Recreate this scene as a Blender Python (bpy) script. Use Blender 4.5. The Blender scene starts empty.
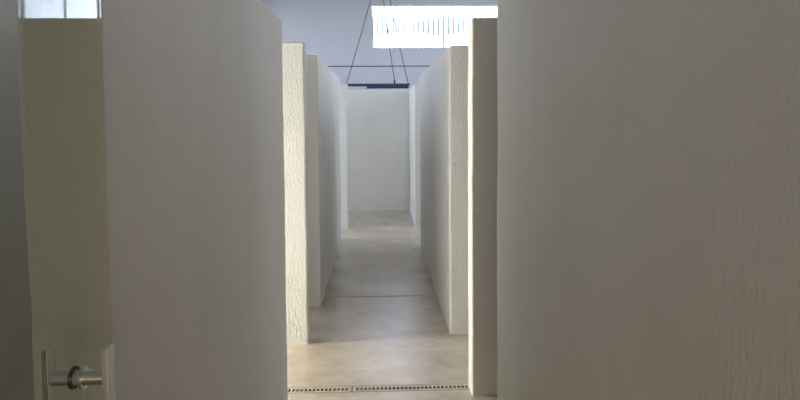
import bpy, bmesh, math, random
from mathutils import Vector, Matrix, noise

random.seed(4)
S = bpy.context.scene
COL = S.collection

# ------------------------------------------------------------------ camera
F_PX, CAM_H = 620.0, 1.55
PITCH, ROLL = math.radians(3.0), math.radians(0.4)
CY = 118 + F_PX * math.tan(PITCH)
YAW = math.atan(21.5 / F_PX * math.cos(PITCH))
cam_d = bpy.data.cameras.new('camera')
cam = bpy.data.objects.new('camera', cam_d)
COL.objects.link(cam)
cam_d.sensor_fit = 'HORIZONTAL'
cam_d.sensor_width = 36.0
cam_d.lens = 36.0 * F_PX / 800
cam_d.shift_y = -(200 - CY) / 800
cam_d.clip_start = 0.02
cam.matrix_world = (Matrix.Translation((0, 0, CAM_H)) @ Matrix.Rotation(-YAW, 4, 'Z')
                    @ Matrix.Rotation(math.pi / 2 - PITCH, 4, 'X') @ Matrix.Rotation(-ROLL, 4, 'Z'))
S.camera = cam

# ------------------------------------------------------------------ room dimensions (metres)
WALL_T = 0.15            # partition thickness
H = 2.065                # partition height
CEIL = 4.6
BACK = 14.0
LEFT, RIGHT, FRONT = -2.7, 3.2, -1.2
STORE = -1.52            # side wall of the recess behind the glass door

# ------------------------------------------------------------------ world, daylight, exposure
w = bpy.data.worlds.new('sky'); S.world = w; w.use_nodes = True
nt = w.node_tree; nt.nodes.clear()
bg = nt.nodes.new('ShaderNodeBackground'); out = nt.nodes.new('ShaderNodeOutputWorld')
bg.inputs['Color'].default_value = (0.65, 0.72, 1.0, 1)
# hazy sky, brightest around the sun's side (beyond the back window)
tcw = nt.nodes.new('ShaderNodeTexCoord'); dt = nt.nodes.new('ShaderNodeVectorMath'); dt.operation = 'DOT_PRODUCT'
dt.inputs[1].default_value = Vector((0.06, 0.96, 0.24)).normalized()
nt.links.new(tcw.outputs['Generated'], dt.inputs[0])
mx0 = nt.nodes.new('ShaderNodeMath'); mx0.operation = 'MAXIMUM'; mx0.inputs[1].default_value = 0.0
pw = nt.nodes.new('ShaderNodeMath'); pw.operation = 'POWER'; pw.inputs[1].default_value = 16.0
ma = nt.nodes.new('ShaderNodeMath'); ma.operation = 'MULTIPLY_ADD'
ma.inputs[1].default_value = 11.0; ma.inputs[2].default_value = 2.9
nt.links.new(dt.outputs['Value'], mx0.inputs[0]); nt.links.new(mx0.outputs[0], pw.inputs[0])
nt.links.new(pw.outputs[0], ma.inputs[0]); nt.links.new(ma.outputs[0], bg.inputs['Strength'])
nt.links.new(bg.outputs[0], out.inputs[0])


def area(name, loc, rot, sx, sy, power, col, portal=False):
    l = bpy.data.lights.new(name, 'AREA'); l.shape = 'RECTANGLE'; l.size = sx; l.size_y = sy
    l.energy = power; l.color = col
    if portal:
        l.cycles.is_portal = True
    o = bpy.data.objects.new(name, l); COL.objects.link(o); o.location = loc; o.rotation_euler = rot
    return o


P2 = math.pi / 2
WARM = (1.0, 0.94, 0.87)
# area lights emit along their local -Z
area('daylight_side_window', (LEFT - 0.2, 3.95, 1.2), (0, -P2, 0), 2.2, 0.48, 100, WARM)
area('daylight_gap_window', (LEFT - 0.2, 8.32, 1.2), (0, -P2, 0), 2.2, 0.56, 50, (0.88, 0.94, 1.0))
area('daylight_end_window', (LEFT - 0.2, 9.6, 1.2), (0, -P2, 0), 2.2, 1.0, 4, (0.74, 0.86, 1.0))
area('fill_warm_near', (0.0, -2.7, 1.3), (P2, 0, 0), 1.6, 1.8, 24, (1.0, 0.80, 0.55))  # unseen warm fill added behind the camera to brown the near walls
W1 = (1, 1, 1)
area('sky_portal_west', (LEFT - 0.2, 9.6, 3.3), (0, -P2, 0), 1.8, 8.0, 1, W1, True)
area('sky_portal_east', (RIGHT + 0.2, 9.6, 3.3), (0, P2, 0), 2.0, 8.0, 1, W1, True)
area('sky_portal_back', (1.38, BACK + 0.2, 3.6), (-P2, 0, 0), 3.2, 1.0, 1, W1, True)

S.view_settings.view_transform = 'Standard'
S.view_settings.look = 'None'
S.view_settings.gamma = 1.0
S.view_settings.use_curve_mapping = False
S.view_settings.exposure = 0.68


# ------------------------------------------------------------------ materials
def mat(name):
    m = bpy.data.materials.new(name); m.use_nodes = True
    n = m.node_tree
    return m, n, n.nodes['Principled BSDF']


def node(n, t, **kw):
    x = n.nodes.new(t)
    for k, v in kw.items():
        if k in x.inputs:
            x.inputs[k].default_value = v
        else:
            setattr(x, k, v)
    return x


def coords(n, scale):
    tc = node(n, 'ShaderNodeNewGeometry')
    mp = node(n, 'ShaderNodeMapping'); mp.inputs['Scale'].default_value = scale
    n.links.new(tc.outputs['Position'], mp.inputs['Vector'])
    return mp.outputs[0]


def ramp(n, src, stops):
    r = node(n, 'ShaderNodeValToRGB')
    e = r.color_ramp.elements
    while len(e) < len(stops):
        e.new(0.5)
    for i, (p, c) in enumerate(stops):
        e[i].position = p; e[i].color = (*c, 1)
    n.links.new(src, r.inputs[0])
    return r.outputs[0]


def stucco(name, base, dark, strength, rough=0.9, pit=True):
    """hand-rendered plaster: trowel streaks running down, grain and small pits"""
    m, n, b = mat(name)
    big = node(n, 'ShaderNodeTexNoise', Scale=1.0, Detail=4.0, Roughness=0.6)
    n.links.new(coords(n, (3.0, 3.0, 0.9)), big.inputs['Vector'])
    col = ramp(n, big.outputs[0], [(0.3, dark), (0.62, base)])
    streak = node(n, 'ShaderNodeTexNoise', Scale=1.0, Detail=5.0, Roughness=0.65)
    n.links.new(coords(n, (80, 80, 26)), streak.inputs['Vector'])
    grain = node(n, 'ShaderNodeTexNoise', Scale=1.0, Detail=3.0, Roughness=0.6)
    n.links.new(coords(n, (150, 150, 110)), grain.inputs['Vector'])
    mx = node(n, 'ShaderNodeMath', operation='MULTIPLY_ADD'); mx.inputs[1].default_value = 0.35
    n.links.new(grain.outputs[0], mx.inputs[0]); n.links.new(streak.outputs[0], mx.inputs[2])
    bump = node(n, 'ShaderNodeBump'); bump.inputs['Strength'].default_value = strength
    bump.inputs['Distance'].default_value = 0.012
    n.links.new(mx.outputs[0], bump.inputs['Height'])
    n.links.new(bump.outputs[0], b.inputs['Normal'])
    if pit:
        pn = node(n, 'ShaderNodeTexNoise', Scale=1.0, Detail=4.0, Roughness=0.7)
        n.links.new(coords(n, (70, 70, 26)), pn.inputs['Vector'])
        msk = ramp(n, pn.outputs[0], [(0.30, (1, 1, 1)), (0.37, (0, 0, 0))])
        mix = node(n, 'ShaderNodeMix', data_type='RGBA')
        n.links.new(msk, mix.inputs[0]); n.links.new(col, mix.inputs[6])
        mix.inputs[7].default_value = (dark[0] * .62, dark[1] * .6, dark[2] * .58, 1)
        col = mix.outputs[2]
    n.links.new(col, b.inputs['Base Color'])
    b.inputs['Roughness'].default_value = rough
    return m


def plain(name, col, rough=0.5, metal=0.0, bump=0.0, scale=30):
    m, n, b = mat(name)
    nz = node(n, 'ShaderNodeTexNoise', Scale=1.0, Detail=3.0)
    n.links.new(coords(n, (scale,) * 3), nz.inputs['Vector'])
    c = ramp(n, nz.outputs[0], [(0.3, tuple(x * 0.9 for x in col)), (0.7, col)])
    n.links.new(c, b.inputs['Base Color'])
    b.inputs['Roughness'].default_value = rough; b.inputs['Metallic'].default_value = metal
    if bump:
        bp = node(n, 'ShaderNodeBump'); bp.inputs['Strength'].default_value = bump
        bp.inputs['Distance'].default_value = 0.005
        n.links.new(nz.outputs[0], bp.inputs['Height']); n.links.new(bp.outputs[0], b.inputs['Normal'])
    return m


def concrete_floor():
    m, n, b = mat('polished_concrete')
    a = node(n, 'ShaderNodeTexNoise', Scale=1.0, Detail=7.0, Roughness=0.62)
    n.links.new(coords(n, (2.2, 2.8, 1)), a.inputs['Vector'])
    c1 = ramp(n, a.outputs[0], [(0.28, (0.37, 0.305, 0.24)), (0.48, (0.50, 0.42, 0.335)), (0.7, (0.63, 0.53, 0.43))])
    s = node(n, 'ShaderNodeTexNoise', Scale=1.0, Detail=6.0, Roughness=0.7)
    n.links.new(coords(n, (14, 20, 1)), s.inputs['Vector'])
    c2 = ramp(n, s.outputs[0], [(0.3, (0.82, 0.81, 0.80)), (0.6, (1.0, 1.0, 1.0))])
    mul = node(n, 'ShaderNodeMix', data_type='RGBA', blend_type='MULTIPLY'); mul.inputs[0].default_value = 0.7
    n.links.new(c1, mul.inputs[6]); n.links.new(c2, mul.inputs[7])
    n.links.new(mul.outputs[2], b.inputs['Base Color'])
    rr = ramp(n, s.outputs[0], [(0.3, (0.12,) * 3), (0.7, (0.25,) * 3)])
    n.links.new(rr, b.inputs['Roughness']); b.inputs['Specular IOR Level'].default_value = 0.8
    bp = node(n, 'ShaderNodeBump'); bp.inputs['Strength'].default_value = 0.5; bp.inputs['Distance'].default_value = 0.006
    n.links.new(s.outputs[0], bp.inputs['Height']); n.links.new(bp.outputs[0], b.inputs['Normal'])
    return m


def clear_glass():
    m = bpy.data.materials.new('clear_glass'); m.use_nodes = True
    n = m.node_tree; n.nodes.clear()
    o = node(n, 'ShaderNodeOutputMaterial'); mix = node(n, 'ShaderNodeMixShader')
    fr = node(n, 'ShaderNodeFresnel', IOR=1.5)
    # the far face of the pane is met from inside, where the node inverts the index: undo that, as the ray is not bent
    ge = node(n, 'ShaderNodeNewGeometry'); io = node(n, 'ShaderNodeMath', operation='MULTIPLY_ADD')
    io.inputs[1].default_value = 1 / 1.5 - 1.5; io.inputs[2].default_value = 1.5
    n.links.new(ge.outputs['Backfacing'], io.inputs[0]); n.links.new(io.outputs[0], fr.inputs['IOR'])
    t = node(n, 'ShaderNodeBsdfTransparent'); t.inputs[0].default_value = (0.935, 0.96, 0.925, 1)
    g = node(n, 'ShaderNodeBsdfGlossy'); g.inputs['Roughness'].default_value = 0.0
    n.links.new(fr.outputs[0], mix.inputs[0]); n.links.new(t.outputs[0], mix.inputs[1])
    n.links.new(g.outputs[0], mix.inputs[2]); n.links.new(mix.outputs[0], o.inputs[0])
    return m


def translucent_white():
    m = bpy.data.materials.new('frosted_blade'); m.use_nodes = True
    n = m.node_tree; n.nodes.clear()
    o = node(n, 'ShaderNodeOutputMaterial'); mix = node(n, 'ShaderNodeMixShader'); mix.inputs[0].default_value = 0.25
    nz = node(n, 'ShaderNodeTexNoise', Scale=1.0)
    n.links.new(coords(n, (40, 40, 6)), nz.inputs['Vector'])
    c = ramp(n, nz.outputs[0], [(0.3, (0.86, 0.88, 0.9)), (0.7, (0.95, 0.96, 0.97))])
    t = node(n, 'ShaderNodeBsdfTranslucent'); d = node(n, 'ShaderNodeBsdfDiffuse')
    n.links.new(c, t.inputs[0]); n.links.new(c, d.inputs[0])
    n.links.new(t.outputs[0], mix.inputs[1]); n.links.new(d.outputs[0], mix.inputs[2])
    clear = node(n, 'ShaderNodeBsdfTransparent'); half = node(n, 'ShaderNodeMixShader'); half.inputs[0].default_value = 0.5
    n.links.new(mix.outputs[0], half.inputs[1]); n.links.new(clear.outputs[0], half.inputs[2])
    n.links.new(half.outputs[0], o.inputs[0])
    return m


M_PART = stucco('partition_stucco', (0.79, 0.762, 0.708), (0.745, 0.712, 0.655), 0.40, pit=False)
M_PIT = stucco('worn_stucco', (0.79, 0.772, 0.735), (0.75, 0.73, 0.69), 0.95)
M_WALL = stucco('wall_plaster', (0.80, 0.80, 0.80), (0.77, 0.77, 0.77), 0.25, pit=False)
M_BACK = stucco('back_wall_paint', (0.62, 0.615, 0.63), (0.60, 0.595, 0.61), 0.1, pit=False)
M_CEIL = plain('ceiling_paint', (0.82, 0.82, 0.82), 0.9)
M_FLOOR = concrete_floor()
M_EARTH = plain('dark_drain_concrete', (0.03, 0.028, 0.025), 0.9)
M_GRATE = plain('beige_grate', (0.44, 0.385, 0.32), 0.55, 0.0, 0.2, 60)
M_FRAME = plain('white_window_frame', (0.80, 0.80, 0.80), 0.4)
M_JOINT = plain('joint_filler', (0.10, 0.10, 0.12), 0.9)
M_BLUE = plain('dark_blue_paint', (0.03, 0.055, 0.13), 0.4)
M_CABLE = plain('steel_cable', (0.06, 0.06, 0.085), 0.5, 0.3)
M_STEEL = plain('brushed_steel', (0.62, 0.61, 0.58), 0.28, 1.0, 0.0, 80)
M_RUBBER = plain('black_rubber', (0.015, 0.015, 0.015), 0.6)
M_GLASS = clear_glass()
M_BLADE = translucent_white()
M_LEAF = plain('leaf_green', (0.10, 0.20, 0.06), 0.6, 0, 0, 4)
M_BARK = plain('bark', (0.16, 0.11, 0.07), 0.9, 0, 0.5, 20)
M_GROUND = plain('outside_ground', (0.34, 0.32, 0.25), 0.95, 0, 0, 2)


# ------------------------------------------------------------------ mesh helpers
def obj(name, bm, m, parent=None, smooth=False):
    me = bpy.data.meshes.new(name)
    bmesh.ops.recalc_face_normals(bm, faces=bm.faces[:])
    bm.to_mesh(me); bm.free()
    me.materials.append(m)
    if smooth:
        for p in me.polygons:
            p.use_smooth = True
    o = bpy.data.objects.new(name, me); COL.objects.link(o)
    if parent is not None:
        o.parent = parent
        o.matrix_parent_inverse = Matrix.Translation(-parent.location)
    return o


def empty(name, loc):
    o = bpy.data.objects.new(name, None); COL.objects.link(o); o.location = loc
    o.empty_display_size = 0.1
    return o


def tag(o, label=None, cat=None, group=None, kind=None):
    for k, v in (('label', label), ('category', cat), ('group', group), ('kind', kind)):
        if v:
            o[k] = v
    return o


def box(bm, x0, x1, y0, y1, z0, z1):
    r = bmesh.ops.create_cube(bm, size=1.0)
    for v in r['verts']:
        v.co = Vector((x0 if v.co.x < 0 else x1, y0 if v.co.y < 0 else y1, z0 if v.co.z < 0 else z1))
    return r['verts']


def bbox(x0, x1, y0, y1, z0, z1, bevel=0.0, seg=2):
    bm = bmesh.new()
    box(bm, x0, x1, y0, y1, z0, z1)
    if bevel:
        bmesh.ops.bevel(bm, geom=bm.edges[:], offset=bevel, segments=seg, profile=0.5, affect='EDGES')
    return bm


def rod(bm, a, b, r, n=10):
    a, b = Vector(a), Vector(b)
    d = b - a
    q = d.to_track_quat('Z', 'Y').to_matrix().to_4x4()
    bmesh.ops.create_cone(bm, cap_ends=True, segments=n, radius1=r, radius2=r, depth=d.length,
                          matrix=Matrix.Translation((a + b) / 2) @ q)


def slab_mesh(x0, x1, y0, y1, z1, r=0.02, seed=0):
    """rendered masonry slab: rounded arrises that wander a little like hand-worked plaster"""
    bm = bmesh.new()
    box(bm, x0, x1, y0, y1, -0.05, z1)
    sel = [e for e in bm.edges if not all(v.co.z < 0 for v in e.verts)]
    bmesh.ops.bevel(bm, geom=sel, offset=r, segments=3, profile=0.5, affect='EDGES')

    def cuts(axis, lo, hi, step):
        k = max(1, int((hi - lo) / step))
        for i in range(1, k):
            p = [0, 0, 0]; nrm = [0, 0, 0]
            p[axis] = lo + (hi - lo) * i / k; nrm[axis] = 1
            bmesh.ops.bisect_plane(bm, geom=bm.verts[:] + bm.edges[:] + bm.faces[:], plane_co=p, plane_no=nrm)
    cuts(2, -0.05, z1 - r, 0.05)
    if x1 - x0 > 0.4:
        cuts(0, x0 + r, x1 - r, 0.25)
    if y1 - y0 > 0.4:
        cuts(1, y0 + r, y1 - r, 0.25)
    off = Vector((seed * 7.3, seed * 3.1, 0))
    for v in bm.verts:
        n1 = noise.noise_vector(v.co * 3.0 + off) * 0.0035 + noise.noise_vector(v.co * 14.0 + off) * 0.0022
        n1.z *= 0.4 if v.co.z > 0.01 else 0
        v.co += n1
    return bm


# ------------------------------------------------------------------ the setting
floor = empty('floor', (0, 0, 0)); tag(floor, kind='structure')
DR0, DR1 = 3.450, 3.520
YS = [(FRONT - 0.15, DR0 - 0.002), (DR1 + 0.006, 5.325), (5.337, 8.795), (8.803, 11.4), (11.406, BACK + 0.15)]
for a, b in YS:
    obj('concrete_slab', bbox(LEFT - 0.2, RIGHT + 0.2, a, b, -0.12, 0.0, 0.003, 1), M_FLOOR, floor)
bm = bmesh.new()
box(bm, LEFT - 0.2, RIGHT + 0.2, FRONT - 0.2, BACK + 0.2, -0.30, -0.14)
obj('sub_floor', bm, M_EARTH, floor)
bm = bmesh.new()
box(bm, LEFT - 0.2, -1.2, DR0 - 0.002, DR1 + 0.006, -0.12, 0)
box(bm, 0.86, RIGHT + 0.2, DR0 - 0.002, DR1 + 0.006, -0.12, 0)
obj('infill_strip', bm, M_FLOOR, floor)

bm = bmesh.new(); box(bm, LEFT - 0.2, RIGHT + 0.2, FRONT - 0.2, BACK + 0.2, CEIL, CEIL + 0.2)
tag(obj('ceiling', bm, M_CEIL), kind='structure')


def wall_with_opening(bm, axis, p0, p1, lo, hi, z1, openings):
    """wall slab p0..p1 thick on `axis`, running lo..hi along the other axis, with (a,b,za,zb) openings"""
    def put(a, b, za, zb):
        if b - a < 1e-4 or zb - za < 1e-4:
            return
        if axis == 'x':
            box(bm, p0, p1, a, b, za, zb)
        else:
            box(bm, a, b, p0, p1, za, zb)
    cuts = sorted({lo, hi, *[v for q in openings for v in q[:2]]})
    for a, b in zip(cuts, cuts[1:]):
        z = 0
        for _, _, za, zb in sorted((q for q in openings if q[0] <= a + 1e-6 and q[1] >= b - 1e-6), key=lambda q: q[2]):
            put(a, b, z, za); z = zb
        put(a, b, z, z1)


SIDE_WIN = (3.70, 4.19, 0.10, 2.30)
GAP_WIN = (8.02, 8.62, 0.10, 2.30)
END_WIN = (9.08, 10.12, 0.10, 2.30)
WEST = (5.6, 13.6, 2.50, 4.20)
EAST = (5.617, 13.617, 2.30, 4.20)
ENTRY = (-0.45, 0.45, 0.0, 2.1)
BACKW = (-0.135, 3.0, 3.11, 4.08)

bm = bmesh.new(); wall_with_opening(bm, 'x', LEFT - 0.15, LEFT, 3.30, BACK, CEIL, [SIDE_WIN, GAP_WIN, END_WIN, WEST])
tag(obj('wall_left', bm, M_WALL), kind='structure')
bm = bmesh.new(); wall_with_opening(bm, 'x', RIGHT, RIGHT + 0.15, FRONT, BACK, CEIL, [EAST])
tag(obj('wall_right', bm, M_WALL), kind='structure')
bm = bmesh.new(); wall_with_opening(bm, 'y', FRONT - 0.15, FRONT, STORE - 0.15, RIGHT, CEIL, [ENTRY])
tag(obj('wall_front', bm, M_WALL), kind='structure')
bm = bmesh.new()                       # unseen closed box added behind the camera to block cool sky light
for q in ((-1.2, -1.05, -2.95, -1.35, 0, 2.6), (1.05, 1.2, -2.95, -1.35, 0, 2.6), (-1.2, 1.2, -2.95, -2.8, 0, 2.6),
          (-1.2, 1.2, -2.95, -1.35, 2.6, 2.7), (-1.2, 1.2, -2.95, -1.35, -0.12, 0.0)):
    box(bm, *q)
tag(obj('wall_sky_block', bm, M_WALL), kind='structure')
bm = bmesh.new(); box(bm, STORE - 0.15, STORE, FRONT, 3.15, 0, CEIL)
box(bm, LEFT - 0.15, -0.655, 3.15, 3.30, 0, 2.12)
box(bm, LEFT - 0.15, STORE - 0.15, 3.15, 3.30, 2.12, CEIL)
tag(obj('wall_recess', bm, M_WALL), kind='structure')

wb = empty('wall_back', (0, BACK, 0)); tag(wb, kind='structure')
JZ = 2.714
obj('panel', bbox(LEFT - 0.15, RIGHT + 0.15, BACK, BACK + 0.15, 0, JZ - 0.011), M_BACK, wb)
bm = bmesh.new(); wall_with_opening(bm, 'y', BACK, BACK + 0.15, LEFT - 0.15, RIGHT + 0.15, CEIL, [BACKW])
geom = bm.verts[:] + bm.edges[:] + bm.faces[:]
bmesh.ops.bisect_plane(bm, geom=geom, plane_co=(0, 0, JZ + 0.011), plane_no=(0, 0, 1), clear_inner=True)
obj('panel', bm, M_BACK, wb)
obj('joint', bbox(LEFT - 0.15, RIGHT + 0.15, BACK + 0.03, BACK + 0.12, JZ - 0.03, JZ + 0.03), M_JOINT, wb)

# back window: frame, mullion and upright frosted blades with narrow gaps between them
w1 = empty('window_1', (1.38, BACK, BACKW[2])); tag(w1, kind='structure')
x0, x1, z0, z1 = BACKW
bm = bmesh.new()
for b_ in ((x0, x1, z0, z0 + 0.025), (x0, x1, z1 - 0.025, z1), (x0, x0 + 0.025, z0 + 0.025, z1 - 0.025), (x1 - 0.025, x1, z0 + 0.025, z1 - 0.025)):
    box(bm, b_[0], b_[1], BACK + 0.05, BACK + 0.11, b_[2], b_[3])
obj('frame', bm, M_FRAME, w1)
obj('mullion', bbox(2.19, 2.214, BACK + 0.04, BACK + 0.12, z0 + 0.025, z1 - 0.025, 0.003, 1), M_CABLE, w1)
pitch = 0.114
blade_me = None
x = x0 + 0.03
while x + pitch < x1:
    c = x + pitch / 2
    if abs(c - 2.202) > 0.065:
        if blade_me is None:
            bo = obj('blade', bbox(-0.047, 0.047, -0.004, 0.004, 0, z1 - z0 - 0.05), M_BLADE, w1)
            blade_me = bo.data
        else:
            bo = bpy.data.objects.new('blade', blade_me); COL.objects.link(bo); bo.parent = w1
            bo.matrix_parent_inverse = Matrix.Translation(-w1.location)
        bo.location = (c, BACK + 0.08, z0 + 0.025)
    x += pitch


def side_window(name, xw, spec, n, zsplit=None):
    y0, y1, z0, z1 = spec
    r = empty(name, (xw, (y0 + y1) / 2, z0)); tag(r, kind='structure')
    t = 0.04
    bm = bmesh.new()
    for a, b, c, d in ((y0, y1, z0, z0 + t), (y0, y1, z1 - t, z1), (y0, y0 + t, z0 + t, z1 - t), (y1 - t, y1, z0 + t, z1 - t)):
        box(bm, xw - 0.03, xw + 0.03, a, b, c, d)
    obj('frame', bm, M_FRAME, r)
    st = (y1 - y0) / n
    for k in range(n):
        if k:
            obj('mullion', bbox(xw - 0.012, xw + 0.012, y0 + k * st - 0.015, y0 + k * st + 0.015, z0 + t, z1 - t), M_FRAME, r)
        obj('pane', bbox(xw - 0.003, xw + 0.003, y0 + k * st + (t if k == 0 else 0.015), y0 + (k + 1) * st - (t if k == n - 1 else 0.015), z0 + t, z1 - t), M_GLASS, r)


side_window('window_2', LEFT - 0.07, SIDE_WIN, 1)
side_window('window_3', LEFT - 0.07, WEST, 4)
side_window('window_5', LEFT - 0.07, GAP_WIN, 1)
side_window('window_6', LEFT - 0.07, END_WIN, 1)
side_window('window_4', RIGHT + 0.07, EAST, 8)

# ------------------------------------------------------------------ partitions
parts = [
    # x0, x1, y0, y1, h, label
    (-0.65, -0.50, 1.15, 3.30, H, 'long plastered partition starting beside the glass door with steel handle'),
    (0.50, 0.65, FRONT, 2.60, H + 0.02, 'long grey plastered partition facing the glass door across the passage'),
    (0.508, RIGHT, 3.36, 3.51, 2.09, 'shaded plastered partition with one bright narrow edge, beside the floor drain'),
    (LEFT, -0.494, 4.21, 4.36, H, 'brightly lit rough white partition end just past the floor drain'),
    (-0.66, -0.487, 5.07, 7.95, H, 'smooth grey partition running back behind the sunlit white one'),
    (0.497, 0.66, 4.345, 7.40, 2.055, 'rough plastered partition with bright rounded edge running along the passage'),
    (LEFT, -0.435, 8.68, 8.83, 2.03, 'narrow pale partition end beside the far doorway, under the cable'),
    (0.515, 0.68, 8.83, 10.28, 2.03, 'pale partition joining the far end wall beside the hanging bar'),
    (-1.9, 2.0, 10.33, 10.48, 2.02, 'broad pale blue-grey end partition closing the passage below the hanging bar'),
]
for i, (a, b, c, d, hh, lab) in enumerate(parts):
    o = obj('partition_wall', slab_mesh(a, b, c, d, hh, 0.018 if i == 5 else 0.011, i), M_PIT if i in (3, 5) else M_PART, smooth=True)
    o.modifiers.new('even_shading', 'WEIGHTED_NORMAL').weight = 80
    tag(o, lab, 'partition', kind='structure')

# ------------------------------------------------------------------ glass door with its through-bolted pull handle
GX = -0.474
d1 = empty('door_1', (GX, 0.69, 0)); tag(d1, kind='structure')
obj('pane', bbox(GX - 0.004, GX + 0.004, 0.24, 1.085, 0.008, H, 0.0015, 1), M_GLASS, d1)
hy, hz_top = 0.972, 1.195
hd = empty('handle', (GX, hy, 1.0))
hd.parent = d1; hd.matrix_parent_inverse = Matrix.Translation(-d1.location)


def sub(name, bm, m, smooth=False):
    o = obj(name, bm, m, None, smooth)
    o.parent = hd
    o.matrix_parent_inverse = Matrix.Translation(-Vector((GX, hy, 1.0)))
    return o


for sx in (-1, 1):
    gx = GX + sx * 0.0455
    sub('grip', bbox(gx - 0.005, gx + 0.005, hy - 0.013, hy + 0.013, 0.80, hz_top, 0.0012, 2), M_STEEL)
    for pz in (1.146, 0.87):
        bm = bmesh.new()
        rod(bm, (GX + sx * 0.005, hy, pz), (gx - sx * 0.004, hy, pz), 0.0115, 20)
        sub('post', bm, M_STEEL, False)
        bm = bmesh.new()
        rod(bm, (GX + sx * 0.0052, hy, pz), (GX + sx * 0.0095, hy, pz), 0.0175, 24)
        sub('washer', bm, M_STEEL if sx > 0 else M_RUBBER)
for hz in (0.12, 1.93):
    obj('hinge_plate', bbox(GX - 0.015, GX + 0.015, 0.24, 0.36, hz - 0.05, hz + 0.05, 0.003, 1), M_STEEL, d1)
obj('jamb_post', bbox(-0.60, -0.455, 0.10, 0.235, 0, H, 0.004, 1), M_STEEL, d1)

# ------------------------------------------------------------------ floor drain: channel and two perforated grates
ch = bmesh.new()
box(ch, -1.2, 0.86, DR0 - 0.001, DR1 + 0.004, -0.13, -0.10)
box(ch, -1.2, 0.86, DR0 - 0.001, DR0 + 0.005, -0.10, -0.022)
box(ch, -1.2, 0.86, DR1 - 0.002, DR1 + 0.004, -0.10, -0.022)
tag(obj('drain_channel', ch, M_EARTH), 'dark channel under the perforated drain covers in the floor', 'drain')


def grate(xa, xb, first):
    """flat cover strip with one row of square holes"""
    bm = bmesh.new()
    ya, yb, h0, h1 = DR0 + 0.001, DR1, DR0 + 0.018, DR0 + 0.052
    box(bm, xa, xb, ya, h0, -0.02, 0.0); box(bm, xa, xb, h1, yb, -0.02, 0.0)
    step, hw = 0.0233, 0.0064
    xs = []
    k = first
    while k > xa + 0.012:
        k -= step
    k += step
    while k < xb - 0.012:
        xs.append(k); k += step
    edges = [xa] + [v for c in xs for v in (c - hw, c + hw)] + [xb]
    for i in range(0, len(edges), 2):
        box(bm, edges[i], edges[i + 1], h0, h1, -0.02, 0.0)
    return bm


gm = (-0.164)
tag(obj('drain_grate', grate(-1.19, gm - 0.003, gm - 0.031), M_GRATE), 'perforated beige drain cover ending at the seam nearer the glass door side', 'drain cover', 'floor drain covers')
tag(obj('drain_grate', grate(gm + 0.003, 0.85, gm + 0.031), M_GRATE), 'perforated beige drain cover running from the seam to the shaded partition', 'drain cover', 'floor drain covers')

# ------------------------------------------------------------------ hanging bar fixture
LY = 9.75
fx = empty('hanging_light', (0, LY, 2.02))
tag(fx, 'dark blue bar-shaped fixture hung on thin cables before the end partition', 'light fixture')


def pt(px, py, y=LY):
    f = Vector((math.sin(YAW) * math.cos(PITCH), math.cos(YAW) * math.cos(PITCH), -math.sin(PITCH)))
    r = Vector((math.cos(YAW), -math.sin(YAW), 0)); u = r.cross(f)
    c, s = math.cos(ROLL), math.sin(ROLL)
    r, u = c * r + s * u, -s * r + c * u
    d = f + r * (px - 400) / F_PX - u * (py - CY) / F_PX
    return Vector((0, 0, CAM_H)) + d * (y / d.y)


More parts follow.
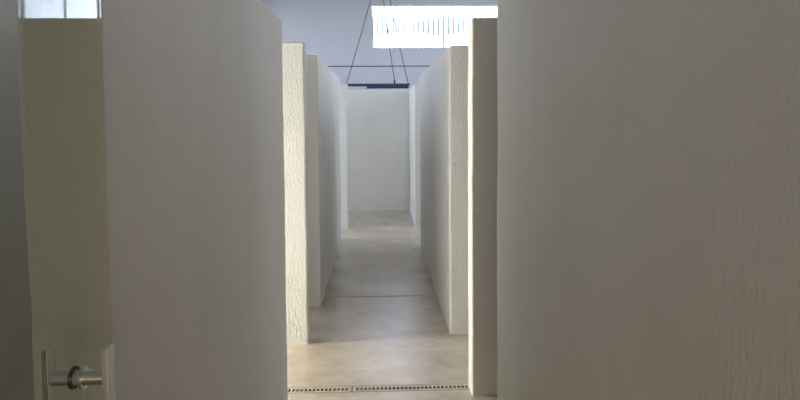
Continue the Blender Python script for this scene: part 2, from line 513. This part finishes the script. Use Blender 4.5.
a, b = pt(349, 84.0), pt(411.5, 84.0)
bm = bmesh.new(); vs = box(bm, a.x, b.x, LY - 0.06, LY + 0.06, a.z - 0.028, a.z + 0.012)
for v in vs:
    if v.co.x > 0.3 and v.co.z < a.z - 0.01:
        v.co.x -= 0.03
obj('housing', bm, M_BLUE, fx)
c, d = pt(367.5, 87), pt(409.5, 87)
bm = bmesh.new(); box(bm, c.x, d.x, LY - 0.04, LY + 0.04, a.z - 0.062, a.z - 0.026)
bmesh.ops.bevel(bm, geom=bm.edges[:], offset=0.006, segments=2, affect='EDGES')
obj('lower_rail', bm, M_BLUE, fx)
g = pt(395.5, 84)
bm = bmesh.new(); rod(bm, (g.x, LY, a.z), (g.x, LY, a.z + 0.07), 0.014, 12)
obj('cable_gland', bm, M_BLUE, fx)
hook = pt(384, -39)
for p, top, dy in ((pt(347.5, 83), hook, 0), (pt(395.5, 80), hook + Vector((-0.02, 0.03, -0.02)), 0), (pt(409, 83), hook + Vector((0.03, 0, 0)), 0)):
    bm = bmesh.new()
    prev = p
    for i in range(1, 9):
        t = i / 8
        q = p.lerp(top, t); q.x -= 0.02 * math.sin(math.pi * t) * (1 if p.x > 0.1 else -0.3)
        rod(bm, prev, q, 0.006, 6); prev = q
    obj('cable', bm, M_CABLE, fx)
bm = bmesh.new(); rod(bm, hook + Vector((0, 0, -0.03)), (hook.x, hook.y, CEIL), 0.012, 10)
obj('drop_rod', bm, M_CABLE, fx)
bm = bmesh.new(); rod(bm, (hook.x, hook.y, CEIL - 0.03), (hook.x, hook.y, CEIL), 0.05, 20)
obj('ceiling_rose', bm, M_CABLE, fx)

# ------------------------------------------------------------------ outside: ground and trees seen through the blade gaps
bm = bmesh.new(); box(bm, -40, 40, -20, 60, -0.6, -0.32)
tag(obj('ground', bm, M_GROUND), kind='structure')


def tree(x, y, hgt, rad, seed, label):
    rnd = random.Random(seed)
    r = empty('tree', (x, y, -0.32))
    tag(r, label, 'tree', 'trees beyond the barred window')
    bm = bmesh.new()
    bmesh.ops.create_cone(bm, cap_ends=True, segments=10, radius1=0.16, radius2=0.06, depth=hgt,
                          matrix=Matrix.Translation((x, y, hgt / 2 - 0.32)))
    obj('trunk', bm, M_BARK, r)
    bm = bmesh.new()
    for _ in range(900):
        v = Vector((rnd.gauss(0, 1), rnd.gauss(0, 1), rnd.gauss(0, 1))).normalized() * rad * rnd.random() ** 0.4
        c = Vector((x, y, hgt - 0.3)) + Vector((v.x, v.y, v.z * 0.22))
        u = Vector((rnd.uniform(-1, 1), rnd.uniform(-1, 1), rnd.uniform(-1, 1))).normalized()
        s = u.orthogonal().normalized()
        L, W = 0.16, 0.07
        q = [bm.verts.new(c + p) for p in (-u * L, s * W, u * L, -s * W)]
        bm.faces.new(q)
    tag(obj('foliage', bm, M_LEAF, r), kind='stuff')


tree(-0.1, 19.0, 4.64, 1.0, 1, 'leafy tree outside the bright window, in line with the hanging cables')
tree(2.2, 21.0, 4.93, 1.1, 2, 'leafy tree outside the bright window, beyond the middle blades')
tree(4.6, 19.5, 4.71, 1.0, 3, 'leafy tree outside the bright window, beyond the dark mullion')
